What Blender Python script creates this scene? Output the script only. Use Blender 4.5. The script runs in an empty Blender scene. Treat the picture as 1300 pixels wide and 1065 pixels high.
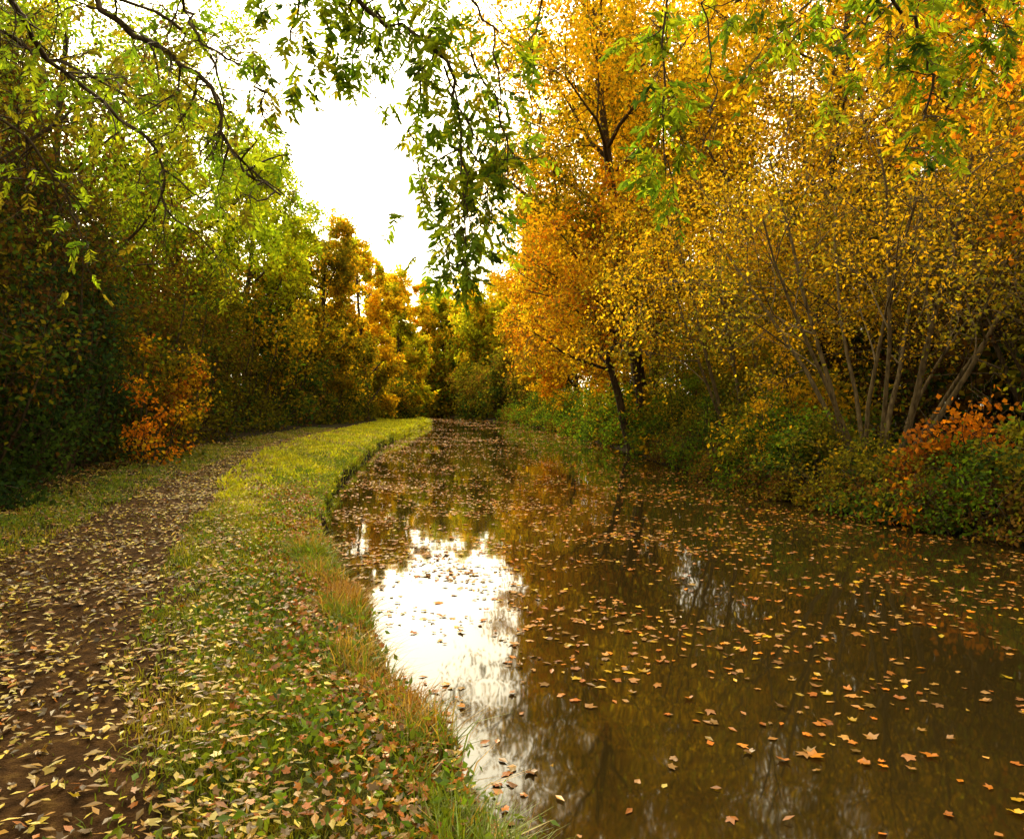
import bpy, math
import numpy as np
R = np.random.default_rng(11)
def reseed(*k):
    global R
    R=np.random.default_rng(abs(int(sum((i+1)*v*1000 for i,v in enumerate(k))))%(2**31)+7)
V = lambda *a: np.array(a, float)
def norm(v): return v/ (np.linalg.norm(v)+1e-9)

# ------------------------------------------------ layout of the place (metres)
XLy=[-600,-30,0,3.4,5.5,7.3,9.7,14.3,17.7,33,55,75,100,150,700]
XLx=[60,12.5,1.1,-.15,-.95,-1.65,-2.45,-3.5,-4.1,-5.9,-7.2,-8.2,-13,-32,-260]
XRy=[-600,-30,0,10.2,13.2,18.8,32,59,89,120,150,700]
XRx=[70,22,11.6,7.0,5.8,5.1,4.7,3.0,-1.0,-10,-21,-250]
_yy=np.arange(-40,200,0.5)
def smooth(ys,xs):
    v=np.interp(_yy,ys,xs); k=np.ones(9)/9
    vp=np.pad(v,4,mode='edge'); return np.convolve(vp,k,'valid')
_xl=smooth(XLy,XLx); _xr=smooth(XRy,XRx)
def xl(y):
    y=np.asarray(y,float); a=np.interp(y,_yy,_xl); b=np.interp(y,XLy,XLx)
    w=np.where((y>-35)&(y<195),1,0); r=np.where(w,a,b)
    return r+0.06*np.sin(y*2.3)*np.exp(-np.abs(y)/30)+0.05*np.sin(y*5.1+1)*np.exp(-np.abs(y)/25)
def xr(y):
    y=np.asarray(y,float); a=np.interp(y,_yy,_xr); b=np.interp(y,XRy,XRx)
    w=np.where((y>-35)&(y<195),1,0); r=np.where(w,a,b)
    return r+0.2*np.sin(y*.9)*np.exp(-np.abs(y)/60)
WZ=-0.32
def offR(y): return np.interp(y,[0,3,8,14,23,37,60,80],[1.3,1.4,1.5,1.7,3.0,3.8,4.5,5])
def offL(y): return np.interp(y,[0,3,8,11,18,27,37,60],[4.3,4.2,3.8,3.6,3.9,4.6,5.0,5.6])
def n2(x,y): return (np.sin(x*1.3+y*.7)+np.sin(x*.6-y*1.7+2)+np.sin(x*2.9+y*2.3+4)*.5)/2.5
def n3(p,f=1.0):
    x,y,z=p[...,0]*f,p[...,1]*f,p[...,2]*f
    return (np.sin(x*1.1+y*.8+z*.9)+np.sin(x*-1.7+y*1.2+z*1.9+2)+np.sin(x*2.3-y*2.9+z*1.3+5)*.7+np.sin(x*4.1+y*3.3-z*3.7+1)*.4)/3.1
def ground(x,y):
    x=np.asarray(x,float); y=np.asarray(y,float)
    dl=xl(y)-x; dr=x-xr(y)
    zl=np.interp(dl,[-.5,-.02,.03,.12,.4,1.3,3,5,9,40],[-1.0,-.75,-.42,-.08,-.02,.0,-.02,.02,.25,.6])
    zr=np.interp(dr,[-1,0,.25,1.2,3,8,40],[-1.0,-.45,-.25,.15,.35,.6,1.0])
    z=np.where(dl>-.5,zl,np.where(dr>-1,zr,-1.0))
    land=(dl>.1)|(dr>.3)
    return z+np.where(land,0.03*n2(x*2,y*2)+.012*n2(x*7,y*6),0)

# ------------------------------------------------ mesh builder (all quads)
class MB:
    def __init__(s): s.v=[];s.f=[];s.c=[];s.m=[];s.n=0
    def add(s,v,f,c,m):
        s.v.append(np.asarray(v,np.float32)); s.f.append(np.asarray(f,np.int64)+s.n); s.n+=len(v)
        c=np.asarray(c,np.float32)
        if c.ndim==1: c=np.tile(c,(len(f),1))
        s.c.append(c); s.m.append(np.full(len(f),m,np.int32))
    def tube(s,pts,rad,k=5):
        pts=np.asarray(pts,float); rad=np.asarray(rad,float)
        d=norm(pts[-1]-pts[0]); ref=V(1,0,0) if abs(d[0])<.6 else V(0,1,0)
        u=norm(np.cross(d,ref)); w=np.cross(d,u)
        a=np.arange(k)*2*math.pi/k
        ring=np.cos(a)[:,None]*u+np.sin(a)[:,None]*w
        v=(pts[:,None,:]+ring[None]*rad[:,None,None]).reshape(-1,3)
        n=len(pts); i=np.arange(n-1)[:,None]*k; j=np.arange(k)[None]; j2=(j+1)%k
        f=np.stack([i+j,i+j2,i+k+j2,i+k+j],-1).reshape(-1,4)
        s.add(v,f,V(.1,.07,.045),1)
    def leaves(s,p,L,W,col,droop=.5,flat=False):
        n=len(p)
        if n==0: return
        L=np.broadcast_to(L,(n,))[:,None]*R.uniform(.65,1.25,(n,1)); W=np.broadcast_to(W,(n,))[:,None]*R.uniform(.7,1.2,(n,1))
        u=R.normal(size=(n,3)); u[:,2]-=droop
        if flat: u[:,2]*=.12
        u/=np.linalg.norm(u,axis=1)[:,None]
        q=R.normal(size=(n,3))
        if flat: q=V(0,0,1)+q*.15
        v=np.cross(u,q); v/=np.linalg.norm(v,axis=1)[:,None]+1e-6
        nn=np.cross(u,v)
        a=p; b=p+u*L*.42+v*W*.5; c=p+u*L+nn*L*.12; d=p+u*L*.42-v*W*.5
        vv=np.stack([a,b,c,d],1).reshape(-1,3)
        s.add(vv,np.arange(n*4).reshape(n,4),col,0)
    def stars(s,p,S,col,tilt=.12,z=0):
        n=len(p); S=np.broadcast_to(S,(n,))
        ang=R.uniform(0,6.28,n)
        nr=V(0,0,1)+R.normal(size=(n,3))*tilt; nr/=np.linalg.norm(nr,axis=1)[:,None]
        u=np.stack([np.cos(ang),np.sin(ang),np.zeros(n)],1); u-=nr*np.sum(u*nr,1)[:,None]; u/=np.linalg.norm(u,axis=1)[:,None]
        w=np.cross(nr,u)
        tips=np.radians([-50,12,70,128,190]); tl=np.array([.62,.95,1.1,.95,.62])
        notch=np.radians([-100,-20,40,99,158,240]); nl=np.array([.38,.55,.6,.6,.55,.38])
        cur=R.uniform(-.3,.5,n); sq=R.uniform(.55,1,n)
        def P(a,l):
            l2=l*S*R.uniform(.75,1.15,n)
            return p+u*(math.cos(a)*l2)[:,None]+w*(math.sin(a)*l2*sq)[:,None]+nr*(cur*l*l*S*abs(math.cos(a)))[:,None]
        N=[P(a,l) for a,l in zip(notch,nl)]; T=[P(a,l) for a,l in zip(tips,tl)]
        vs=np.stack([p]+N+T,1)  # 12
        f=np.array([[0,1+i,7+i,2+i] for i in range(5)])
        F=(np.arange(n)*12)[:,None,None]+f[None]
        c=np.repeat(col,5,axis=0)
        s.add(vs.reshape(-1,3),F.reshape(-1,4),c,0)
    def build(s,name,mats,smooth_wood=True):
        v=np.concatenate(s.v); f=np.concatenate(s.f); c=np.concatenate(s.c); m=np.concatenate(s.m)
        me=bpy.data.meshes.new(name)
        me.vertices.add(len(v)); me.vertices.foreach_set('co',v.astype(np.float32).ravel())
        me.loops.add(f.size); me.loops.foreach_set('vertex_index',f.astype(np.int32).ravel())
        me.polygons.add(len(f)); me.polygons.foreach_set('loop_start',np.arange(0,f.size,4,dtype=np.int32))
        me.polygons.foreach_set('loop_total',np.full(len(f),4,np.int32))
        me.polygons.foreach_set('material_index',m)
        me.polygons.foreach_set('use_smooth',(m==1))
        for mt in mats: me.materials.append(mt)
        me.update(calc_edges=True)
        at=me.attributes.new('col','FLOAT_COLOR','FACE')
        cc=np.ones((len(f),4),np.float32); cc[:,:3]=np.clip(c,0,1); at.data.foreach_set('color',cc.ravel())
        o=bpy.data.objects.new(name,me); bpy.context.scene.collection.objects.link(o); return o

# ------------------------------------------------ materials
def newmat(n):
    m=bpy.data.materials.new(n); m.use_nodes=True; nt=m.node_tree; nt.nodes.clear()
    return m,nt,nt.nodes,nt.links
def leafmat(name,trans=.5,gloss=0,rough=.35):
    m,nt,N,L=newmat(name)
    a=N.new('ShaderNodeAttribute'); a.attribute_name='col'
    p=N.new('ShaderNodeBsdfDiffuse'); L.new(a.outputs['Color'],p.inputs['Color'])
    t=N.new('ShaderNodeBsdfTranslucent')
    g=N.new('ShaderNodeVectorMath'); g.operation='MULTIPLY'; g.inputs[1].default_value=(1.6,1.5,.6); L.new(a.outputs['Color'],g.inputs[0]); L.new(g.outputs[0],t.inputs['Color'])
    mx=N.new('ShaderNodeMixShader'); mx.inputs[0].default_value=trans
    L.new(p.outputs[0],mx.inputs[1]); L.new(t.outputs[0],mx.inputs[2]); out=mx
    if gloss>0:
        gl=N.new('ShaderNodeBsdfGlossy'); gl.inputs['Roughness'].default_value=rough
        m2=N.new('ShaderNodeMixShader'); m2.inputs[0].default_value=gloss; L.new(mx.outputs[0],m2.inputs[1]); L.new(gl.outputs[0],m2.inputs[2]); out=m2
    o=N.new('ShaderNodeOutputMaterial'); L.new(out.outputs[0],o.inputs[0]); return m
def barkmat(name,c0,c1):
    m,nt,N,L=newmat(name)
    geo=N.new('ShaderNodeNewGeometry'); mp=N.new('ShaderNodeMapping'); mp.inputs['Scale'].default_value=(14,14,3)
    L.new(geo.outputs['Position'],mp.inputs[0])
    no=N.new('ShaderNodeTexNoise'); no.inputs['Detail'].default_value=3; no.inputs['Scale'].default_value=1.5; L.new(mp.outputs[0],no.inputs['Vector'])
    cr=N.new('ShaderNodeValToRGB'); cr.color_ramp.elements[0].position=.3; cr.color_ramp.elements[0].color=(*c0,1)
    cr.color_ramp.elements[1].position=.72; cr.color_ramp.elements[1].color=(*c1,1)
    L.new(no.outputs[0],cr.inputs[0])
    p=N.new('ShaderNodeBsdfPrincipled'); p.inputs['Roughness'].default_value=.85; p.inputs['Specular IOR Level'].default_value=.2; L.new(cr.outputs[0],p.inputs['Base Color'])
    b=N.new('ShaderNodeBump'); b.inputs['Strength'].default_value=.6; b.inputs['Distance'].default_value=.02; L.new(no.outputs[0],b.inputs['Height']); L.new(b.outputs[0],p.inputs['Normal'])
    o=N.new('ShaderNodeOutputMaterial'); L.new(p.outputs[0],o.inputs[0]); return m
LEAF=leafmat('foliage',.5); BARK=barkmat('bark',(.012,.008,.004),(.09,.06,.028)); PALEBARK=barkmat('smooth_bark',(.035,.023,.010),(.16,.115,.05))
LITTER=leafmat('leaf_litter',.1,.04); GRASS=leafmat('grass_blades',.4,.02)

# palettes (linear albedo)
YEL=V(.63,.45,.022); GOLD=V(.54,.33,.016); ORG=V(.52,.18,.012); RUST=V(.26,.085,.013); BRN=V(.12,.065,.015)
YG=V(.38,.40,.02); LIME=V(.25,.33,.02); GRN=V(.09,.15,.013); DGR=V(.028,.050,.012); IVY=V(.020,.042,.018); OLV=V(.145,.13,.014); MAR=V(.05,.028,.011)
def pick(n,pal,clump=None):
    cols=np.array([c for c,w in pal]); w=np.array([w for c,w in pal],float); w/=w.sum(); cw=np.cumsum(w)
    t=R.random(n)
    if clump is not None: t=np.clip(.66*clump+.34*t,0,.9999)
    i=np.minimum(np.searchsorted(cw,t),len(pal)-1)
    c=cols[i]*R.uniform(.62,1.35,(n,1)); c=c*(1+R.normal(size=(n,3))*.05)
    return np.clip(c,0.004,.9)
def cl(p,f): return np.clip(.5+.7*n3(p,f),0,1)

# ------------------------------------------------ tree
def grow(B,p,d,L,r,lv,P,tips):
    ns=[7,5,4,3][lv]; pts=[p]; jit=P['jit'][lv]; tr=P['trop'][lv]
    for i in range(ns):
        d=norm(d+R.normal(size=3)*jit+V(0,0,tr)); p=p+d*L/ns; pts.append(p)
    pts=np.array(pts); end=.35 if lv==0 else .3
    rad=np.linspace(r,r*end,ns+1)
    if lv==0: rad[0]*=1.25
    B.tube(pts,rad,[9,6,4,3][lv])
    if lv==3: tips.append(pts); return
    k=P['kids'][lv]; t0=P['t0'][lv]
    for i in range(k):
        t=t0+(1-t0)*(i+R.random()*.8)/k; t=min(t,.995); x=t*ns; j=int(x); q=pts[j]+(pts[j+1]-pts[j])*(x-j)
        dd=norm(pts[j+1]-pts[j])
        az=R.uniform(0,6.283) if lv else i*2.4+R.uniform(-.5,.5)
        ref=norm(np.cross(dd,V(.3,.2,1) if abs(dd[2])<.9 else V(1,0,0))); r2=np.cross(dd,ref)
        side=ref*math.cos(az)+r2*math.sin(az)
        a=math.radians(R.uniform(*P['ang'])); nd=norm(dd*math.cos(a)+side*math.sin(a))
        tt=(t-t0)/(1-t0)
        ln=P['len'][lv+1]*(.55+.55*math.sin(math.pi*(.25+.65*tt)))*R.uniform(.75,1.2)
        rr=max(r*(1-(1-end)*t)*R.uniform(.4,.6),P['rmin'])
        grow(B,q,nd,ln,rr,lv+1,P,tips)
def tree(name,x,y,H,CR,nl,size,palL,palH,lean=(0,0),kids=(14,6,6),t0=.25,stems=1,sig=.16,r0=None,spread=.35,droop=.5,trop=(.05,.05,-.02,-.06),aspect=.62,zs=None,keep=1.0,bark=None,rs=.2):
    reseed(x,y,H)
    B=MB(); tips=[]; z=float(ground(x,y))-.1
    for s in range(stems):
        a=s*6.283/stems+R.uniform(-.3,.3); sp=spread*(R.uniform(.4,1.15) if stems>2 else 1)
        d=norm(V(lean[0]+(math.cos(a)*sp if stems>1 else 0),lean[1]+(math.sin(a)*sp if stems>1 else 0),1))
        h=H*(R.uniform(.75,1) if stems>1 else 1)
        P=dict(jit=[.07 if stems>1 else .04,.16,.22,.25],trop=trop,kids=kids,t0=[t0,.2,.15],ang=(35,70),len=[h*.8,CR*.85,CR*.42,CR*.22],rmin=.006*max(1,y/25))
        r=(r0 or H*.014)*(R.uniform(.65,1.1) if stems>2 else 1)
        base=V(x+(math.cos(a)*rs if stems>1 else 0),y+(math.sin(a)*rs if stems>1 else 0),z)
        grow(B,base,d,h*.82,r,0,P,tips)
    if keep<1: tips=[t for t in tips if R.random()<keep]
    T=np.array(tips); per=max(1,int(nl/len(T)))
    m=len(T)*per; idx=np.repeat(np.arange(len(T)),per); t=R.random(m)*2.999; j=t.astype(int); f=(t-j)[:,None]
    p=T[idx,j]*(1-f)+T[idx,j+1]*f+R.normal(size=(m,3))*sig
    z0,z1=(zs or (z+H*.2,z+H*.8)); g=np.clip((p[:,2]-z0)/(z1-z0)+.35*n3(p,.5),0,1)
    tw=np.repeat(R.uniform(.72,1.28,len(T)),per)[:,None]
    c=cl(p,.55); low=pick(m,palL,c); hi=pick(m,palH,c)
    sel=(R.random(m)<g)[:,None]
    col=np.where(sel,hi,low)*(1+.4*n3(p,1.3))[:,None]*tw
    B.leaves(p,size,size*aspect,col,droop)
    return B.build(name,[LEAF,bark or BARK])

def mass(name,bases,hs,width,K,per,size,pal,rb=(.35,.8),palTop=None,stem=True,aspect=.65,sig=.55,zfloor=0.0,tw=0):
    """shrubs or a hedge: clumps of leaves carried on curved stems rising from the ground"""
    reseed(bases[0][0],bases[0][1],K*.01)
    B=MB(); bases=np.asarray(bases,float)
    for k in range(K):
        s=R.random()*(len(bases)-1) if len(bases)>1 else 0; i=int(s); f=s-i
        b=bases[i] if len(bases)==1 else bases[i]*(1-f)+bases[i+1]*f
        h=float(np.interp(s,range(len(hs)),hs))*(1+.28*math.sin(b[0]*1.9+b[1]*1.3)+.1*R.normal())
        u=R.random(); zz=zfloor+h*u**.85
        wd=width*(1-.55*u*u)
        off=R.normal(size=2)*wd*.5; cx,cy=b[0]+off[0],b[1]+off[1]; gz=max(float(ground(cx,cy)),WZ)
        c=V(cx,cy,gz+zz); r=R.uniform(*rb)
        if stem and k%2==0:
            p0=V(b[0]+off[0]*.3,b[1]+off[1]*.3,float(ground(b[0]+off[0]*.3,b[1]+off[1]*.3))-.1)
            t=np.linspace(0,1,6)[:,None]; pts=p0*(1-t)+c*t+np.stack([off[0]*.2*np.sin(t[:,0]*3.1),off[1]*.2*np.sin(t[:,0]*3.1),h*.08*np.sin(t[:,0]*3.1)],1)+R.normal(size=(6,3))*.03
            B.tube(pts,np.linspace(.012+.006*h,.006,6),4)
        for q in range(tw):
            d=norm(R.normal(size=3)+V(0,0,.6)); e=c+d*r*R.uniform(1,2.2); md=(c+e)/2+R.normal(size=3)*.08
            B.tube([c,md,e],[.008,.006,.003],3)
        n=int(per*R.uniform(.5,1.4)); dv=R.normal(size=(n,3)); p=c+dv*r*sig*V(1,1,.75)
        p[:,2]=np.maximum(p[:,2],np.maximum(ground(p[:,0],p[:,1]),WZ)+.03+R.random(n)*.12)
        cc=cl(p,.8); col=pick(n,pal,cc)
        if palTop is not None:
            g=np.clip((zz/h-.35)*1.6+R.normal()*.25,0,1); col=np.where((R.random(n)<g)[:,None],pick(n,palTop,cc),col)
        B.leaves(p,size,size*aspect,col*R.uniform(.75,1.25),.4)
    return B.build(name,[LEAF,BARK])

# ================================================= TERRAIN
def terrain():
    ys=np.concatenate([[-600,-300,-120,-60],np.arange(-30,0,1.0),np.arange(0,14,.07),np.arange(14,40,.25),np.arange(40,110,1.0),np.arange(110,200,5),[220,260,320,420,550,700]])
    ol=np.concatenate([[600,300,150,80,50,35,25,18,14,11],np.arange(9,5,-.3),np.arange(5,.5,-.06),np.arange(.5,-.02,-.03),[-.05,-.25,-.5]])
    orr=np.concatenate([[-1,-.5,-.2],np.arange(0,2,.1),np.arange(2,8,.4),[9,11,14,18,25,35,50,80,150,300,600]])
    L_=xl(ys)[:,None]; R_=xr(ys)[:,None]; Y=np.repeat(ys[:,None],len(ol)+3+len(orr),1)
    X=np.concatenate([L_-ol[None],L_+.6+(R_-L_-2)*np.array([[.1,.5,.9]]),R_+orr[None]],1)
    Z=ground(X,Y)
    ny,nx=X.shape; v=np.stack([X,Y,Z],-1).reshape(-1,3)
    i=np.arange(ny-1)[:,None]*nx; j=np.arange(nx-1)[None]
    f=np.stack([i+j,i+j+1,i+nx+j+1,i+nx+j],-1).reshape(-1,4)
    me=bpy.data.meshes.new('ground'); me.vertices.add(len(v)); me.vertices.foreach_set('co',v.astype(np.float32).ravel())
    me.loops.add(f.size); me.loops.foreach_set('vertex_index',f.astype(np.int32).ravel())
    me.polygons.add(len(f)); me.polygons.foreach_set('loop_start',np.arange(0,f.size,4,dtype=np.int32)); me.polygons.foreach_set('loop_total',np.full(len(f),4,np.int32))
    me.polygons.foreach_set('use_smooth',np.ones(len(f),bool)); me.update(calc_edges=True)
    x,y=v[:,0],v[:,1]; dl=xl(y)-x
    a=offR(y); b=offL(y); pth=np.clip((dl-a)/.9+.5,0,1)*np.clip((b-dl)/.9+.5,0,1)
    at=me.attributes.new('path','FLOAT','POINT'); at.data.foreach_set('value',pth.astype(np.float32))
    gr=np.clip((dl-.2)/.2,0,1)*np.clip((a-dl)/.5+.5,0,1)+.7*np.clip((dl-b)/.6,0,1)*np.clip((b+1.2-dl)/.8,0,1)
    at=me.attributes.new('grass','FLOAT','POINT'); at.data.foreach_set('value',gr.astype(np.float32))
    m,nt,N,L=newmat('ground')
    geo=N.new('ShaderNodeNewGeometry')
    def noise(s,d=5,r=.6):
        n=N.new('ShaderNodeTexNoise'); n.inputs['Scale'].default_value=s; n.inputs['Detail'].default_value=d; n.inputs['Roughness'].default_value=r; L.new(geo.outputs['Position'],n.inputs['Vector']); return n
    def ramp(src,stops):
        c=N.new('ShaderNodeValToRGB'); e=c.color_ramp.elements
        e[0].position=stops[0][0]; e[0].color=(*stops[0][1],1); e[1].position=stops[-1][0]; e[1].color=(*stops[-1][1],1)
        for p_,k_ in stops[1:-1]:
            q=e.new(p_); q.color=(*k_,1)
        L.new(src,c.inputs[0]); return c
    n1=noise(9); n2_=noise(1.7,3); n3_=noise(60,4)
    dirt=ramp(n1.outputs[0],[(.3,(.016,.008,.003)),(.55,(.055,.027,.009)),(.75,(.14,.08,.022))])
    gras=ramp(n1.outputs[0],[(.3,(.022,.025,.005)),(.55,(.06,.06,.010)),(.75,(.13,.11,.018))])
    soil=ramp(n1.outputs[0],[(.3,(.008,.006,.002)),(.7,(.03,.02,.007))])
    def attr(n):
        q=N.new('ShaderNodeAttribute'); q.attribute_name=n; 
        ad=N.new('ShaderNodeMath'); ad.operation='MULTIPLY_ADD'; L.new(n2_.outputs[0],ad.inputs[0]); ad.inputs[1].default_value=1.2; 
        sb=N.new('ShaderNodeMath'); sb.operation='SUBTRACT'; L.new(q.outputs['Fac'],sb.inputs[0]); sb.inputs[1].default_value=.6; L.new(sb.outputs[0],ad.inputs[2])
        mr=N.new('ShaderNodeMapRange'); mr.inputs[1].default_value=.3; mr.inputs[2].default_value=.7; L.new(ad.outputs[0],mr.inputs[0]); return mr
    m1=N.new('ShaderNodeMix'); m1.data_type='RGBA'; L.new(attr('grass').outputs[0],m1.inputs[0]); L.new(soil.outputs[0],m1.inputs[6]); L.new(gras.outputs[0],m1.inputs[7])
    m2=N.new('ShaderNodeMix'); m2.data_type='RGBA'; L.new(attr('path').outputs[0],m2.inputs[0]); L.new(m1.outputs[2],m2.inputs[6]); L.new(dirt.outputs[0],m2.inputs[7])
    p=N.new('ShaderNodeBsdfPrincipled'); p.inputs['Roughness'].default_value=.95; p.inputs['Specular IOR Level'].default_value=.05; L.new(m2.outputs[2],p.inputs['Base Color'])
    ad=N.new('ShaderNodeMath'); ad.operation='ADD'; L.new(n1.outputs[0],ad.inputs[0]); L.new(n3_.outputs[0],ad.inputs[1])
    bp=N.new('ShaderNodeBump'); bp.inputs['Strength'].default_value=.9; bp.inputs['Distance'].default_value=.04; L.new(ad.outputs[0],bp.inputs['Height']); L.new(bp.outputs[0],p.inputs['Normal'])
    o=N.new('ShaderNodeOutputMaterial'); L.new(p.outputs[0],o.inputs[0]); me.materials.append(m)
    ob=bpy.data.objects.new('ground',me); bpy.context.scene.collection.objects.link(ob)
terrain()

# ================================================= WATER
def water():
    ys=np.concatenate([[-600,-60],np.arange(-30,200,1.0),[260,420,690]])
    Rx=xr(ys)+.3; Lx=xl(ys)+.0; v=np.concatenate([np.stack([Lx-.1,ys,np.full_like(ys,WZ)],1),np.stack([Rx,ys,np.full_like(ys,WZ)],1)]); n=len(ys)
    f=[(i,n+i,n+i+1,i+1) for i in range(n-1)]
    me=bpy.data.meshes.new('canal_water'); me.from_pydata(v.tolist(),[],f); me.update()
    m,nt,N,L=newmat('water'); geo=N.new('ShaderNodeNewGeometry')
    mp=N.new('ShaderNodeMapping'); mp.inputs['Scale'].default_value=(1.0,.7,1); L.new(geo.outputs['Position'],mp.inputs[0])
    a=N.new('ShaderNodeTexNoise'); a.inputs['Scale'].default_value=1.7; a.inputs['Detail'].default_value=2; L.new(mp.outputs[0],a.inputs['Vector'])
    b=N.new('ShaderNodeBump'); b.inputs['Strength'].default_value=.07; b.inputs['Distance'].default_value=.04; L.new(a.outputs[0],b.inputs['Height'])
    p=N.new('ShaderNodeBsdfPrincipled'); p.inputs['Roughness'].default_value=.035; p.inputs['IOR'].default_value=1.55
    p.inputs['Base Color'].default_value=(.013,.009,.0025,1); L.new(b.outputs[0],p.inputs['Normal'])
    o=N.new('ShaderNodeOutputMaterial'); L.new(p.outputs[0],o.inputs[0]); me.materials.append(m)
    ob=bpy.data.objects.new('canal_water',me); bpy.context.scene.collection.objects.link(ob)
water()

# ================================================= LEAVES ON WATER / PATH
FLO=[(RUST,4),(ORG*.65,4),(BRN*1.4,3),(V(.30,.15,.04),5),(GOLD*.6,3),(V(.18,.085,.028),4)]
def floating():
    reseed(3); B=MB()
    def region(n,y0,y1,fn,size,pw=1.0):
        y=y0+(y1-y0)*R.random(n)**pw; a,b=xl(y)+.05,xr(y)-.05; t=R.random(n); x=a+(b-a)*t
        d=fn(x,y,t); k=R.random(n)<d; x,y=x[k],y[k]
        p=np.stack([x,y,np.full(len(x),WZ+.006)+R.random(len(x))*.006],1); h=int(len(x)*.6); sc=size*(1+y/60)
        B.stars(p[:h],sc[:h]*R.uniform(.45,1.35,h),pick(h,FLO),.06)
        B.leaves(p[h:],sc[h:]*1.5,sc[h:]*.8,pick(len(x)-h,FLO),0,flat=True)
    cln=lambda x,y: np.clip(.38+.95*n2(x*1.1+y*.3,y*.9)+.6*n2(x*4,y*3),0,1)
    tight=lambda x,y: np.clip(.1+1.3*n2(x*2.2+y*.8+3,y*2.6)+.5*n2(x*9,y*8),0,1)
    region(10500,2,18,lambda x,y,t: cln(x,y)**1.8*(.55+.3*np.exp(-t*3))+.05,.043)
    region(12500,3,22,lambda x,y,t: tight(x,y)*.6,.046)
    region(23000,6,45,lambda x,y,t: (cln(x,y)*.8+.03)*(.32+1.1*np.exp(-t*3.2)),.046)
    region(12000,18,110,lambda x,y,t: (np.clip(.2+1.0*n2(x*.8,y*.35),0,1)*.8+.06)*np.clip((y-12)/25,0,1),.055)
    B.build('floating_leaves',[LITTER,BARK])
floating()
def litter():
    reseed(4); B=MB(); n=110000
    y=1.5+48*R.random(n)**1.75; off=R.uniform(.0,6.5,n); x=xl(y)-off
    d=np.where(off>offR(y)-.4,.97,.34)*np.clip(.7+.55*n2(x*1.7,y*1.4),.3,1); k=R.random(n)<d; x,y,off=x[k],y[k],off[k]; n=len(x)
    lift=np.where(off<offR(y),.03,0)
    p=np.stack([x,y,ground(x,y)+.012+R.random(n)*.02+lift],1)
    pal=[(V(.46,.35,.04),3),(V(.35,.27,.05),4),(V(.28,.16,.035),4),(BRN*1.2,5),(RUST,1.5),(V(.06,.035,.012),4)]
    h=int(n*.75)
    sz=.058*(1+y/45)*R.uniform(.6,1.3,n)
    B.leaves(p[:h],sz[:h],sz[:h]*.42,pick(h,pal),0,flat=True)
    B.stars(p[h:],.5*sz[h:],pick(n-h,pal),.35)
    n=6500; y=2+14*R.random(n)**1.2; off=np.abs(R.normal(size=n))*.5+.10; x=xl(y)-off
    p=np.stack([x,y,ground(x,y)+.04+R.random(n)*.05],1); B.stars(p,.030,pick(n,[(ORG*.6,3),(RUST,4),(BRN,4),(GOLD*.6,2)]),.5)
    B.build('fallen_leaves',[LITTER,BARK])
litter()

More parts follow.
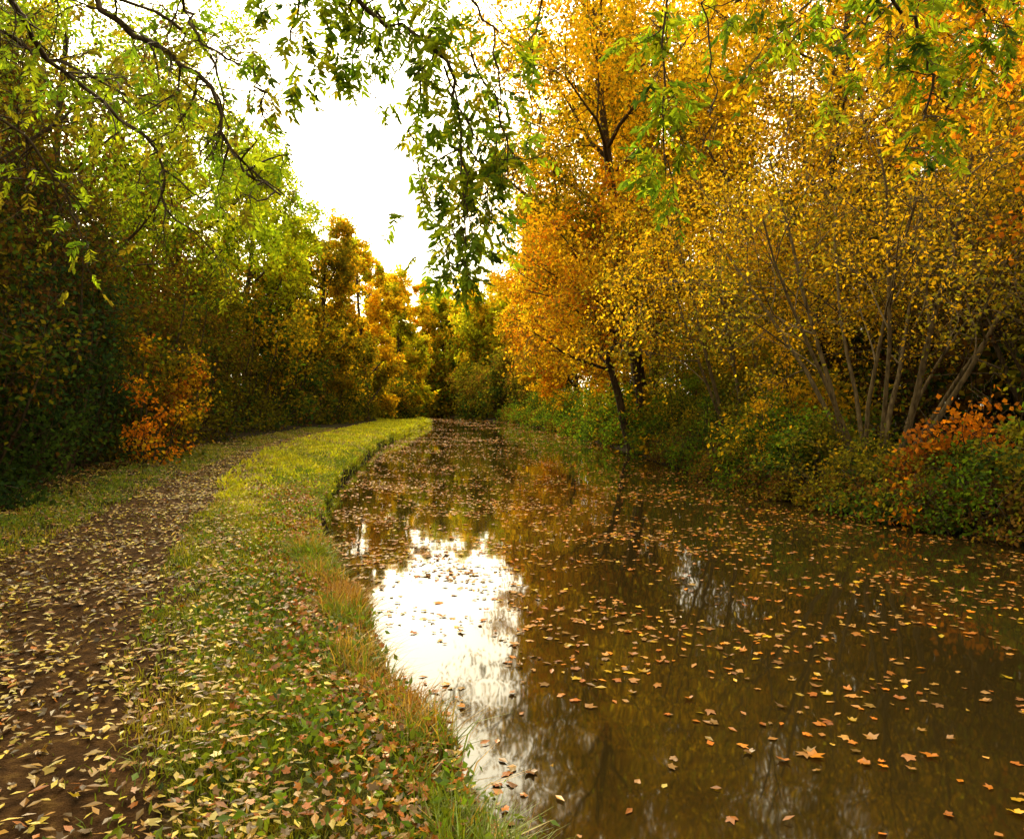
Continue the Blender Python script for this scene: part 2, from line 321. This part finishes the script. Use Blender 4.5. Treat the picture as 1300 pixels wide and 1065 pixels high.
# ================================================= GRASS
def grass():
    reseed(5); B=MB()
    def blades(x,y,h,w,col,lean=.45):
        n=len(x); p=np.stack([x,y,ground(x,y)-.01],1); a=R.uniform(0,6.283,n); s=np.stack([np.cos(a),np.sin(a),np.zeros(n)],1)*w[:,None]*.5
        b=R.uniform(0,6.283,n); ln=np.abs(R.normal(size=n))*lean; d=np.stack([np.cos(b)*ln,np.sin(b)*ln,np.ones(n)],1); d/=np.linalg.norm(d,axis=1)[:,None]
        mid=p+d*h[:,None]*.55; d2=d.copy(); d2[:,:2]*=2.2; d2[:,2]*=.7; tip=mid+d2*h[:,None]*.45
        v=np.stack([p-s,p+s,mid+s*.8,mid-s*.8,tip+s*.12,tip-s*.12],1).reshape(-1,3)
        F=(np.arange(n)*6)[:,None,None]+np.array([[0,1,2,3],[3,2,4,5]])[None]
        B.add(v,F.reshape(-1,4),np.repeat(col,2,axis=0),0)
    G=[(V(.07,.11,.008),4),(V(.13,.16,.012),4),(V(.22,.21,.018),3),(V(.26,.18,.04),2)]
    G2=[(V(.22,.26,.012),3),(V(.36,.37,.018),4),(V(.46,.42,.02),3)]  # brighter mid and far grass, sunlit look put into the blade colour
    def strip(n,y0,y1,pw,h0,w0,lo,hi,pal=G,dens=True,lean=.45):
        y=y0+(y1-y0)*R.random(n)**pw; f=R.random(n); off=lo(y)+(hi(y)-lo(y))*f; x=xl(y)-off
        k=R.random(n)<np.clip(.6+.8*n2(x*2.1,y*1.7)+.4*n2(x*6,y*5),.08,1)*np.where(f>.8,.5,1); x,y=x[k],y[k]; n=len(x)
        sc=1+y/30; h=h0*R.uniform(.5,1.3,n)*(1+.4*n2(x*3,y*3)); w=w0*sc*R.uniform(.7,1.3,n)
        P3=np.stack([x,y,0*x],1); blades(x,y,np.maximum(h,.01),w,pick(n,pal,cl(P3,1.5)),lean)
    z=lambda y:.08+0*y
    strip(95000,2,12,1.1,.065,.006,z,lambda y:offR(y)+.35)
    strip(60000,7,30,1.1,.09,.010,z,lambda y:offR(y)+.3,G[1:]+G2)
    strip(45000,14,90,1.0,.14,.03,z,lambda y:offR(y)+.5,G2)
    strip(22000,5,50,1.3,.10,.012,lambda y:offL(y)-.3,lambda y:offL(y)+1.5)
    strip(7000,3,30,1.2,.04,.008,lambda y:offR(y)+.4,lambda y:offL(y)-.4)
    D=[(V(.24,.12,.022),3),(V(.32,.21,.045),2),(V(.12,.16,.012),4),(RUST*.8,2)]
    strip(19000,2,9,1,.20,.007,lambda y:.04+0*y,lambda y:.45+0*y,D,True,.9)
    strip(12000,6,45,1.1,.15,.010,lambda y:.05+0*y,lambda y:.35+0*y,[(V(.09,.12,.01),4),(V(.18,.22,.012),5),(V(.30,.30,.02),3),(V(.24,.14,.03),2)],True,.6)
    strip(9000,40,95,1.1,.35,.04,lambda y:-.1+0*y,lambda y:.3+0*y,G2,True,.8)
    B.build('grass',[GRASS,BARK])
    B=MB()
    for k in range(480):
        y=2.2+24*R.random()**1.4; off=abs(R.normal())*.6+.15
        if R.random()<.35: off=offL(y)+R.uniform(-.2,1.4)
        x=float(xl(y))-off; g=float(ground(x,y)); n=int(R.uniform(8,40)); r=R.uniform(.05,.14)
        p=V(x,y,g+.04)+np.abs(R.normal(size=(n,3)))*V(0,0,.05)+R.normal(size=(n,3))*V(r,r,.01)
        B.leaves(p,.05,.028,pick(n,[(GRN,3),(V(.13,.18,.015),3),(DGR*1.5,1)]),-.3)
    B.build('verge_weeds',[GRASS,BARK])
grass()

# ================================================= LEFT SIDE
yl=lambda y,o:(float(xl(y))-o,y)
hb=[yl(1,6.6),yl(6,6.4),yl(10,6.2),yl(14,6.3),yl(19,6.9)]
mass('ivy_hedge',hb,[5.0,5.2,5.4,5.7,6.0],1.5,640,170,.11,[(IVY*1.1,5),(DGR,5),(MAR,1)],(.4,.8),[(DGR,3),(MAR*1.2,3),(OLV*.6,3),(BRN*.8,3)],tw=4)
hb2=[yl(17,7.6),yl(24,8.2),yl(32,8.6),yl(42,9.5)]
mass('hawthorn_hedge',hb2,[6.2,6.4,6.8,7.4],2.2,480,140,.16,[(DGR,3),(OLV*.55,4),(MAR,2)],(.5,1.0),[(OLV*.85,4),(BRN,3),(GRN*.8,2),(GOLD*.45,1)],tw=3)
hb3=[yl(40,9.5),yl(52,9.0),yl(66,8.0),yl(82,7.4),yl(100,8)]
mass('hawthorn_hedge',hb3,[8,8,7,6,6],2.6,400,140,.27,[(OLV*.75,4),(DGR,2),(BRN*.9,2)],(.6,1.2),[(OLV*1.1,4),(GOLD*.7,3),(GRN,2)])
mass('background_thicket',[(-14,-4),(-15,12),(-18,24),(-22,40),(-24,60),(-24,90),(-28,130)],[8,9,10,11,13,14,14],3.5,640,95,.45,[(DGR,4),(BRN*.6,3)],(.8,1.6),[(OLV*.8,3),(DGR,2),(GRN*.8,1)])
mass('maple_sapling',[yl(19.5,5.4)],[2.6],.9,15,60,.11,[(ORG*.9,5),(GOLD*.8,3),(RUST,3)],(.25,.45),tw=4,aspect=.9)
mass('maple_sapling',[yl(24,6.1)],[4.4],1.4,24,75,.13,[(ORG*.9,4),(RUST,3),(GOLD*.8,3),(OLV,3)],(.3,.6),tw=4,aspect=.9)

LG=[(YG*1.1,4),(LIME*1.15,4),(GRN*1.2,1)]; LGd=[(OLV*.9,4),(GRN*.8,3),(BRN*.8,3)]
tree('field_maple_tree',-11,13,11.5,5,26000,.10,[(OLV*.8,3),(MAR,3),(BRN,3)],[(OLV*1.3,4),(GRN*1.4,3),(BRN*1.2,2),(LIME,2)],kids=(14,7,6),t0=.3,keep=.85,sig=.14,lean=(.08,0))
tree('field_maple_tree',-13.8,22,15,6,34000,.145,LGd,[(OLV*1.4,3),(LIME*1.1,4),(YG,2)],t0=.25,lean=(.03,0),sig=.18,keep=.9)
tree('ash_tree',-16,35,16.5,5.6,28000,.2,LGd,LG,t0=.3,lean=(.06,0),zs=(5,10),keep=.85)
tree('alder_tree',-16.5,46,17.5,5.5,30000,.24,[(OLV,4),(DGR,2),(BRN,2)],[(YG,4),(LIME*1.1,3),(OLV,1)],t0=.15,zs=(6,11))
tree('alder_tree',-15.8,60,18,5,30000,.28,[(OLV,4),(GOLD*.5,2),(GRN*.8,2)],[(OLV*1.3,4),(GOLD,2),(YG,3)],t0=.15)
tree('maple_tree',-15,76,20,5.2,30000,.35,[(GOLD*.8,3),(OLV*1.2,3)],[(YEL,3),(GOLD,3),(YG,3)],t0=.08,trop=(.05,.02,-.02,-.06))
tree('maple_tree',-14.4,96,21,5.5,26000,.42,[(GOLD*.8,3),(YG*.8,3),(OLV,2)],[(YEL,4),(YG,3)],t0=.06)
mass('hawthorn_hedge',[yl(84,3.2),yl(92,2.6),yl(100,2.2),yl(108,2)],[4.5,5,5.5,6],2.2,170,130,.34,[(OLV*.8,4),(DGR,2),(BRN,2)],(.7,1.3),[(OLV*1.1,4),(GOLD*.7,3),(GRN,2)])

# ================================================= FAR END OF CANAL
tree('willow_tree',-4,122,23,8,28000,.54,[(OLV,3),(YG*.8,2),(GOLD*.7,2)],[(YG,4),(YEL,3)],t0=.06,kids=(15,7,6))
tree('maple_tree',3,106,21,7,26000,.47,[(GOLD*.8,3),(OLV,3)],[(YEL,3),(GOLD,3),(YG,2)],t0=.06)
tree('willow_tree',-13,130,22,8,28000,.58,[(YG*.7,3),(OLV,3)],[(YEL,4),(YG,3)],t0=.06)
tree('alder_tree',-8,138,23,8,24000,.6,[(OLV,3),(GRN,2)],[(YG,3),(OLV,3)],t0=.06)
mass('far_bank_hedge',[(-34,140),(-24,128),(-16,126),(-8,124),(0,118),(6,110)],[11,11,11,11,11,10],4,380,140,.64,[(OLV*.9,4),(GOLD*.5,2),(GRN,3)],(1.2,2.2),[(GOLD*.9,3),(YG*.9,3),(OLV,2)],stem=False)
mass('far_bank_hedge',[(-26,142),(-14,136),(-4,134)],[3,3,3],2,90,120,.5,[(OLV,3),(BRN,2),(DGR,2)],(.8,1.4),stem=False)
far=[(x_,155+15*math.sin(x_*.1)) for x_ in range(-150,151,20)]
mass('distant_trees',far,[19]*len(far),9,440,130,1.2,[(OLV,3),(GOLD*.6,2),(DGR,1)],(2,4),[(GOLD*.8,3),(YG*.8,3)],stem=False)
mass('dark_waterside_bush',[(-7.5,111),(-2.5,98),(2,88),(4.2,76)],[5.5,6.5,6,4.5],2.5,210,140,.35,[(DGR,4),(OLV*.5,3),(MAR,2)],(.8,1.4),[(OLV*.8,3),(BRN,2)])

# ================================================= RIGHT SIDE
HY=[(YEL,5),(GOLD,6),(OLV*1.5,1.5),(V(.38,.35,.02),2),(BRN*1.4,.7)]; MY=[(GOLD*.8,5),(OLV*1.1,4),(BRN,2),(GRN*1.1,1)]; MO=[(ORG*.8,2),(GOLD*.75,4),(BRN*1.3,2),(OLV,2)]
tree('leaning_willow_tree',float(xr(31))+.5,31,10.5,5.2,29000,.15,MO+[(OLV,2)],[(GOLD,4),(ORG*.9,2),(OLV,2)],stems=2,spread=.12,lean=(-.36,-.05),kids=(11,6,6),t0=.4,r0=.2,trop=(.02,.02,-.04,-.12))
tree('hazel_tree',7.3,14.8,8.5,3.0,17000,.082,[(OLV*1.3,4),(GOLD*.8,3),(BRN,2)],HY,stems=11,spread=.44,kids=(6,5,4),t0=.42,r0=.07,sig=.16,trop=(.02,.03,-.02,-.05),bark=PALEBARK,rs=.35)
tree('hazel_tree',6.4,20.5,8.5,3.4,22000,.105,MY,HY,stems=7,spread=.38,kids=(6,5,4),t0=.32,r0=.07,sig=.17,bark=PALEBARK)
tree('hazel_tree',11.0,14.5,8,3.2,16000,.095,[(OLV,3),(MAR,2),(BRN,2)],MY,stems=8,spread=.5,kids=(6,5,4),t0=.32,r0=.06,sig=.16)
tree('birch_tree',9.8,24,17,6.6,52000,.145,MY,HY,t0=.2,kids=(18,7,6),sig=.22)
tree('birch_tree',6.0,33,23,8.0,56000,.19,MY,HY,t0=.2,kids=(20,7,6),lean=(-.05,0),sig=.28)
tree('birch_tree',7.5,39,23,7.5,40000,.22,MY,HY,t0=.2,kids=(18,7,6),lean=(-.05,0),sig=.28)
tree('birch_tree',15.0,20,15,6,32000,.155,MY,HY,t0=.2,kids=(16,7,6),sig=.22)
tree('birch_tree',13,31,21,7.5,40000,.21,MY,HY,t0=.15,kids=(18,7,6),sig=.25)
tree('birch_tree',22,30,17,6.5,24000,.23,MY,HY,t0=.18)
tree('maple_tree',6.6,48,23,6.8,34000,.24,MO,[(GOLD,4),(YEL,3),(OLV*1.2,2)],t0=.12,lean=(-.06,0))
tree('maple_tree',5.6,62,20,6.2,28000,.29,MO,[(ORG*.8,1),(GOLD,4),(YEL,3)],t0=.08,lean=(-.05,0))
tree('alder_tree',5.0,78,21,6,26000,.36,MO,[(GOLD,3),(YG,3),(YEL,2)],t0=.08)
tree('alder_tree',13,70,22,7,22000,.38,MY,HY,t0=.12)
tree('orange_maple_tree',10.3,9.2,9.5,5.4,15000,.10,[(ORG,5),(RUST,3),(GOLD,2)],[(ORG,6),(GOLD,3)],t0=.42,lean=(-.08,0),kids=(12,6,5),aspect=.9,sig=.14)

# right bank undergrowth, growing down to the water
yr=lambda y,o:(float(xr(y))+o,y)
GB=[(GRN*.9,4),(DGR*1.4,3),(OLV*.9,4)]
rb=[yr(4,.1),yr(8,.05),yr(11,.05),yr(14,.05),yr(18,.05),yr(23,.1),yr(30,.2)]
mass('bank_edge_plants',rb,[.45,.5,.55,.55,.65,.8,.9],.45,480,80,.075,[(DGR*1.3,3),(GRN*.8,3),(BRN,3),(OLV*.8,3),(GOLD*.4,1)],(.15,.32),tw=3)
rb=[yr(30,.2),yr(44,.2),yr(60,.3),yr(76,.3),yr(92,.3)]
mass('bank_edge_plants',rb,[.9,1,1.2,1.4,1.5],.6,200,80,.17,[(DGR*1.3,3),(GRN,3),(BRN,2),(OLV,2)],(.3,.6))
rb=[yr(5,1.0),yr(8,.8),yr(11,.7),yr(14,.7),yr(18,.8),yr(23,1),yr(28,1.2)]
mass('bank_undergrowth',rb,[.9,1.0,1.1,1.1,1.5,2.0,1.8],.95,460,120,.085,GB+[(IVY,1)],(.2,.42),[(GRN*1.2,4),(OLV*1.1,3),(GOLD*.7,2)],tw=3,zfloor=.02)
rb=[yr(27,1.0),yr(36,1.1),yr(46,1.2),yr(60,1.3),yr(76,1.3)]
mass('bank_undergrowth',rb,[1.6,1.8,2.2,2.5,3],1.5,240,130,.18,GB,(.4,.8),[(OLV,3),(GRN,2),(GOLD*.7,2),(RUST,1)],tw=1,zfloor=.02)
rb=[yr(16.5,1.6),yr(19,1.8),yr(23,2.4),yr(30,3.0),yr(40,3.5)]
mass('elder_thicket',rb,[2.0,2.6,3.2,3.6,4],1.4,280,130,.13,[(OLV,4),(GRN*.8,2),(BRN,2)],(.35,.7),[(GOLD*.8,4),(OLV*1.2,3),(GRN,1)],tw=3)
mass('bramble_thicket',[(15,6),(13.5,14),(13.0,20),(14.5,28),(14,40),(13,60),(12,80)],[4,4.5,6,7.5,9,9,10],3.2,600,110,.26,[(MAR,4),(DGR,3),(BRN*.6,3)],(.7,1.3),[(BRN,3),(OLV*.9,3),(GOLD*.4,2)],tw=1)
mass('dark_background_woodland',[(30,5),(28,25),(27,45),(28,75),(26,100)],[7,10,13,15,16],4,380,110,.6,[(MAR,3),(DGR,3)],(1,2.2),[(BRN,2),(OLV,2)])
mass('maple_sapling',[(7.4,11.8)],[1.9],.7,16,55,.095,[(ORG*.9,5),(RUST,3)],(.2,.4),tw=4,aspect=.9)
mass('maple_sapling',[(6.85,12.0)],[1.3],.6,15,50,.09,[(ORG*.8,4),(RUST,4)],(.2,.35),tw=4,aspect=.9)
mass('elder_bush',[(8.2,10.8)],[2.4],.8,22,70,.11,[(GRN*1.2,4),(YG*.6,2)],(.2,.4),tw=2)
mass('elder_bush',[(6.2,17.0)],[2.8],.8,24,90,.085,[(GOLD*.9,5),(YG*.6,2)],(.2,.4),tw=3)

# ================================================= NEAR OVERHANGING ASH
def cat(P,n=6):
    P=np.array(P,float); Q=np.concatenate([[2*P[0]-P[1]],P,[2*P[-1]-P[-2]]]); out=[]
    for i in range(1,len(Q)-2):
        for t in np.arange(n)/n:
            a,b,c,d=Q[i-1],Q[i],Q[i+1],Q[i+2]; out.append(.5*((2*b)+(c-a)*t+(2*a-5*b+4*c-d)*t*t+(3*b-a-3*c+d)*t**3))
    out.append(P[-1]); return np.array(out)
ASH=[(GRN*1.3,4),(LIME*.85,4),(DGR*1.8,1),(YG*.7,2)]
def compound(B,p,d,pal,S=.085):
    L=R.uniform(.14,.22); n=5; pts=[p]
    for i in range(n): d=norm(d+V(0,0,-.16)+R.normal(size=3)*.08); pts.append(pts[-1]+d*L/n)
    B.tube(pts,np.linspace(.0022,.001,n+1),3)
    pos=[];dr=[]
    side=norm(np.cross(d,V(0,0,1)+R.normal(size=3)*.3))
    for i in range(2,n+1):
        for s in (-1,1): pos.append(pts[i]); dr.append(norm(side*s*1.1+d*.7+V(0,0,-.35)+R.normal(size=3)*.2))
    pos.append(pts[-1]); dr.append(d)
    pos=np.array(pos); u=np.array(dr); m=len(pos)
    q=V(0,0,1)+R.normal(size=(m,3))*.8; v=np.cross(u,q); v/=np.linalg.norm(v,axis=1)[:,None]; nn=np.cross(u,v)
    Ls=(S*R.uniform(.7,1.15,m))[:,None]; W=Ls*.18
    P=lambda a,b,c: pos+u*Ls*a+v*W*b+nn*Ls*c
    vs=np.stack([P(0,0,0),P(.3,1,.05),P(.68,.8,.03),P(1,0,-.1),P(.68,-.8,.03),P(.3,-1,.05)],1).reshape(-1,3)
    F=(np.arange(m)*6)[:,None,None]+np.array([[0,1,2,3],[0,3,4,5]])[None]
    base=pick(1,pal)[0]; col=base*R.uniform(.75,1.3,(m*2,1)); B.add(vs,F.reshape(-1,4),col,0)
def spray(B,P,r,leaf,pal,ntw=10,tl=.5,sub=3,t0=.1):
    reseed(P[-1][0],P[-1][1],P[-1][2])
    pts=cat(P); n=len(pts); pts[1:]+=R.normal(size=(n-1,3))*.022
    B.tube(pts,np.linspace(r,max(.004,r*.25),n),6)
    for k in range(ntw):
        t=t0+(1-t0)*(k+R.random())/ntw; i=min(int(t*(n-1)),n-2); d0=norm(pts[i+1]-pts[i]); a=pts[i]
        d=norm(d0*.6+R.normal(size=3)*V(.9,.9,.5)+V(0,0,-.1)); L=tl*R.uniform(.5,1.2); q=[a]
        for s in range(5): d=norm(d+R.normal(size=3)*.25+V(0,0,-.08)); q.append(q[-1]+d*L/5)
        B.tube(q,np.linspace(max(.0045,r*.35),.0025,6),4)
        for s in range(sub):
            j=R.integers(1,6); d2=norm(d+R.normal(size=3)*.8); e=[q[j]]
            for w in range(4): d2=norm(d2+R.normal(size=3)*.3+V(0,0,-.06)); e.append(e[-1]+d2*L*.13)
            B.tube(e,np.linspace(.0035,.0018,5),3)
            for g in (1,3,4):
                if R.random()<leaf: compound(B,e[g],norm(d2+R.normal(size=3)*.8+V(0,0,-.2)),pal)
def overhang():
    B=MB()
    base=V(-4.6,-2.6,float(ground(-4.6,-2.6))-.1)
    tr=cat([base,base+V(.1,.1,1.6),base+V(.3,.4,3.4),base+V(.4,.5,5.5),base+V(.2,.9,8)]); B.tube(tr,np.linspace(.30,.12,len(tr)),12)
    fork=base+V(.35,.45,4.6)
    l1=cat([fork,V(-3.4,1.0,5.2),V(-2.4,3.4,5.35),V(-1.5,5.3,4.95)]); B.tube(l1,np.linspace(.11,.035,len(l1)),8)
    l2=cat([fork+V(0,0,.4),V(-1.8,.6,6.0),V(.8,2.6,6.0),V(2.0,4.4,5.1),V(3.2,5.5,4.85)]); B.tube(l2,np.linspace(.11,.03,len(l2)),8)
    l3=cat([fork+V(0,0,-.4),V(-4.6,1.6,5.0),V(-4.2,4.5,5.2),V(-3.6,6.2,5.15)]); B.tube(l3,np.linspace(.09,.03,len(l3)),8)
    spray(B,[V(-1.5,5.3,4.95),V(-1.0,5.5,4.48),V(-.55,5.5,4.2),V(-.36,5.45,3.5),V(-.36,5.4,2.75)],.024,.6,ASH,22,.36,3)
    spray(B,[V(-.5,5.5,4.1),V(-.3,5.5,3.5),V(-.42,5.4,2.9),V(-.35,5.4,2.6)],.010,.75,ASH,13,.28,3)
    spray(B,[V(-.3,5.5,4.2),V(-.1,5.5,3.8),V(-.05,5.4,3.3),V(-.2,5.4,2.9)],.010,.6,ASH,11,.28,3)
    spray(B,[V(-1.5,5.3,4.95),V(-1.55,5.5,4.5),V(-1.78,5.5,4.15)],.014,.7,ASH,10,.34)
    spray(B,[V(-1.2,5.4,4.7),V(-1.15,5.6,4.4),V(-1.25,5.7,4.0)],.012,.6,ASH,8,.32)
    spray(B,[V(-1.0,5.5,4.5),V(-.7,5.6,4.25),V(-.75,5.7,3.6),V(-.65,5.7,3.1)],.012,.6,ASH,11,.34)
    spray(B,[V(-1.2,5.3,4.85),V(-.5,5.2,4.6),V(-.15,5.3,4.3),V(-.1,5.4,3.6),V(-.2,5.4,3.1)],.014,.5,ASH,11,.36)
    spray(B,[V(-1.5,5.3,4.95),V(-.9,5.9,4.85),V(-.5,6.1,4.6)],.014,.6,ASH,9,.36)
    spray(B,[V(1.2,3.9,5.5),V(1.15,5.3,4.8),V(1.1,5.5,3.95),V(1.16,5.5,3.25)],.014,.8,ASH,13,.28,3,.4)
    spray(B,[V(1.6,4.0,5.4),V(1.45,5.5,4.7),V(1.5,5.6,4.1),V(1.55,5.6,3.6)],.010,.15,ASH,7,.35,3,.35)
    spray(B,[V(.5,3.4,5.7),V(.3,5.3,4.7),V(.1,5.5,4.1),V(.25,5.5,3.6)],.012,.10,ASH,9,.4,3,.3)
    RA=ASH+[(GOLD,2)]
    spray(B,[V(2.0,4.4,5.1),V(2.7,5.4,4.6),V(3.15,5.6,4.3),V(3.1,5.6,3.8),V(2.95,5.6,3.5)],.018,.65,RA,14,.36)
    spray(B,[V(2.6,5.0,5.0),V(2.3,5.6,4.7),V(2.1,5.8,4.45)],.012,.65,RA,9,.38)
    spray(B,[V(2.0,4.4,5.1),V(1.9,5.6,4.8),V(1.5,5.9,4.7)],.012,.6,RA,8,.38)
    spray(B,[V(3.2,5.5,4.85),V(3.6,5.7,4.6),V(3.75,5.8,4.2)],.014,.6,RA,10,.4)
    spray(B,[V(3.2,5.5,4.85),V(3.0,5.9,4.75),V(2.6,6.1,4.5)],.012,.65,RA,10,.4)
    spray(B,[V(3.2,5.5,4.85),V(3.9,5.9,4.85),V(4.4,6.1,4.5)],.014,.6,[(ORG,4),(GOLD,3),(YG,2)],10,.4)
    AL=[(OLV*1.6,3),(GRN*1.6,3),(LIME,3)]
    spray(B,[V(-3.6,6.2,5.15),V(-3.2,6.3,4.75),V(-2.6,6.3,4.35),V(-2.35,6.3,3.7),V(-1.95,6.2,3.35)],.032,.10,AL,22,.7,6)
    spray(B,[V(-3.9,5.6,5.2),V(-4.0,6.4,4.6),V(-3.3,6.8,4.0),V(-3.2,6.9,3.3)],.028,.12,AL,22,.7,6)
    spray(B,[V(-2.6,3.0,5.35),V(-2.7,5.8,5.0),V(-2.5,6.0,4.5),V(-2.1,6.0,4.3),V(-2.0,6.1,3.9)],.020,.10,AL,16,.5,6)
    spray(B,[V(-4.2,4.5,5.2),V(-5.0,6.5,4.6),V(-4.6,7.2,4.1),V(-4.3,7.4,3.4)],.028,.15,AL,22,.8,6)
    spray(B,[V(-4.2,4.5,5.2),V(-4.9,7.0,5.2),V(-4.2,7.6,4.9),V(-3.4,7.7,4.6)],.026,.25,AL,24,.8,6)
    spray(B,[V(-3.6,6.2,5.15),V(-3.0,6.8,5.0),V(-2.7,7.0,4.6),V(-2.9,7.1,3.9)],.022,.2,AL,18,.6,6)
    tips=[]; P=dict(jit=[.07,.16,.22,.25],trop=(.06,.05,-.02,-.06),kids=(9,6,5),t0=[.2,.2,.15],ang=(35,70),len=[5,3.6,1.6,.8],rmin=.006)
    grow(B,tr[-1],V(0,0,1),5,.12,0,P,tips); T=np.array(tips); m=len(T)*30; idx=np.repeat(np.arange(len(T)),30); j=R.integers(0,3,m)
    B.leaves(T[idx,j]+R.normal(size=(m,3))*.2,.09,.035,pick(m,ASH),.5)
    B.build('ash_tree',[LEAF,BARK])
overhang()

# ================================================= SKY, SUN, CAMERA
S=bpy.context.scene; W=bpy.data.worlds.new('World'); S.world=W; W.use_nodes=True; N=W.node_tree.nodes; L=W.node_tree.links
bg=N['Background']; sk=N.new('ShaderNodeTexSky'); sk.sky_type='NISHITA'; sk.sun_disc=False
EL,AZ=38,-24
from mathutils import Vector
d=Vector((math.sin(math.radians(AZ))*math.cos(math.radians(EL)),math.cos(math.radians(AZ))*math.cos(math.radians(EL)),math.sin(math.radians(EL))))
sk.sun_elevation=math.radians(EL); sk.sun_rotation=math.radians(AZ); sk.dust_density=4
# thin cloud, brighter around the veiled sun
tc=N.new('ShaderNodeTexCoord'); cn=N.new('ShaderNodeTexNoise'); cn.inputs['Scale'].default_value=2.5; cn.inputs['Detail'].default_value=4; L.new(tc.outputs['Generated'],cn.inputs['Vector'])
cr=N.new('ShaderNodeValToRGB'); cr.color_ramp.elements[0].position=.3; cr.color_ramp.elements[0].color=(.84,.73,.49,1); cr.color_ramp.elements[1].position=.7; cr.color_ramp.elements[1].color=(1,.88,.60,1); L.new(cn.outputs[0],cr.inputs[0])
dp=N.new('ShaderNodeVectorMath'); dp.operation='DOT_PRODUCT'; L.new(tc.outputs['Generated'],dp.inputs[0]); dp.inputs[1].default_value=d
mr=N.new('ShaderNodeMapRange'); mr.interpolation_type='SMOOTHSTEP'; mr.inputs[1].default_value=.5; mr.inputs[2].default_value=1; mr.inputs[3].default_value=15; mr.inputs[4].default_value=70; L.new(dp.outputs['Value'],mr.inputs[0])
sc=N.new('ShaderNodeVectorMath'); sc.operation='SCALE'; L.new(cr.outputs[0],sc.inputs[0]); L.new(mr.outputs[0],sc.inputs['Scale'])
mx=N.new('ShaderNodeMix'); mx.data_type='RGBA'; mx.inputs[0].default_value=.9; L.new(sk.outputs[0],mx.inputs[6]); L.new(sc.outputs[0],mx.inputs[7])
L.new(mx.outputs[2],bg.inputs[0]); bg.inputs[1].default_value=.14
sd=bpy.data.lights.new('sun','SUN'); sd.energy=4.8; sd.angle=math.radians(12); sd.color=(1,.80,.45)
so=bpy.data.objects.new('sun',sd); S.collection.objects.link(so)
so.rotation_euler=d.to_track_quat('Z','Y').to_euler()
cd=bpy.data.cameras.new('camera'); cd.lens=26; cd.sensor_width=36; cd.clip_end=2000; cd.clip_start=.05
co=bpy.data.objects.new('camera',cd); S.collection.objects.link(co); co.location=(0,0,1.6); co.rotation_euler=(math.radians(90-1.07),0,0); S.camera=co
S.view_settings.view_transform='Standard'; S.view_settings.look='None'; S.view_settings.exposure=0
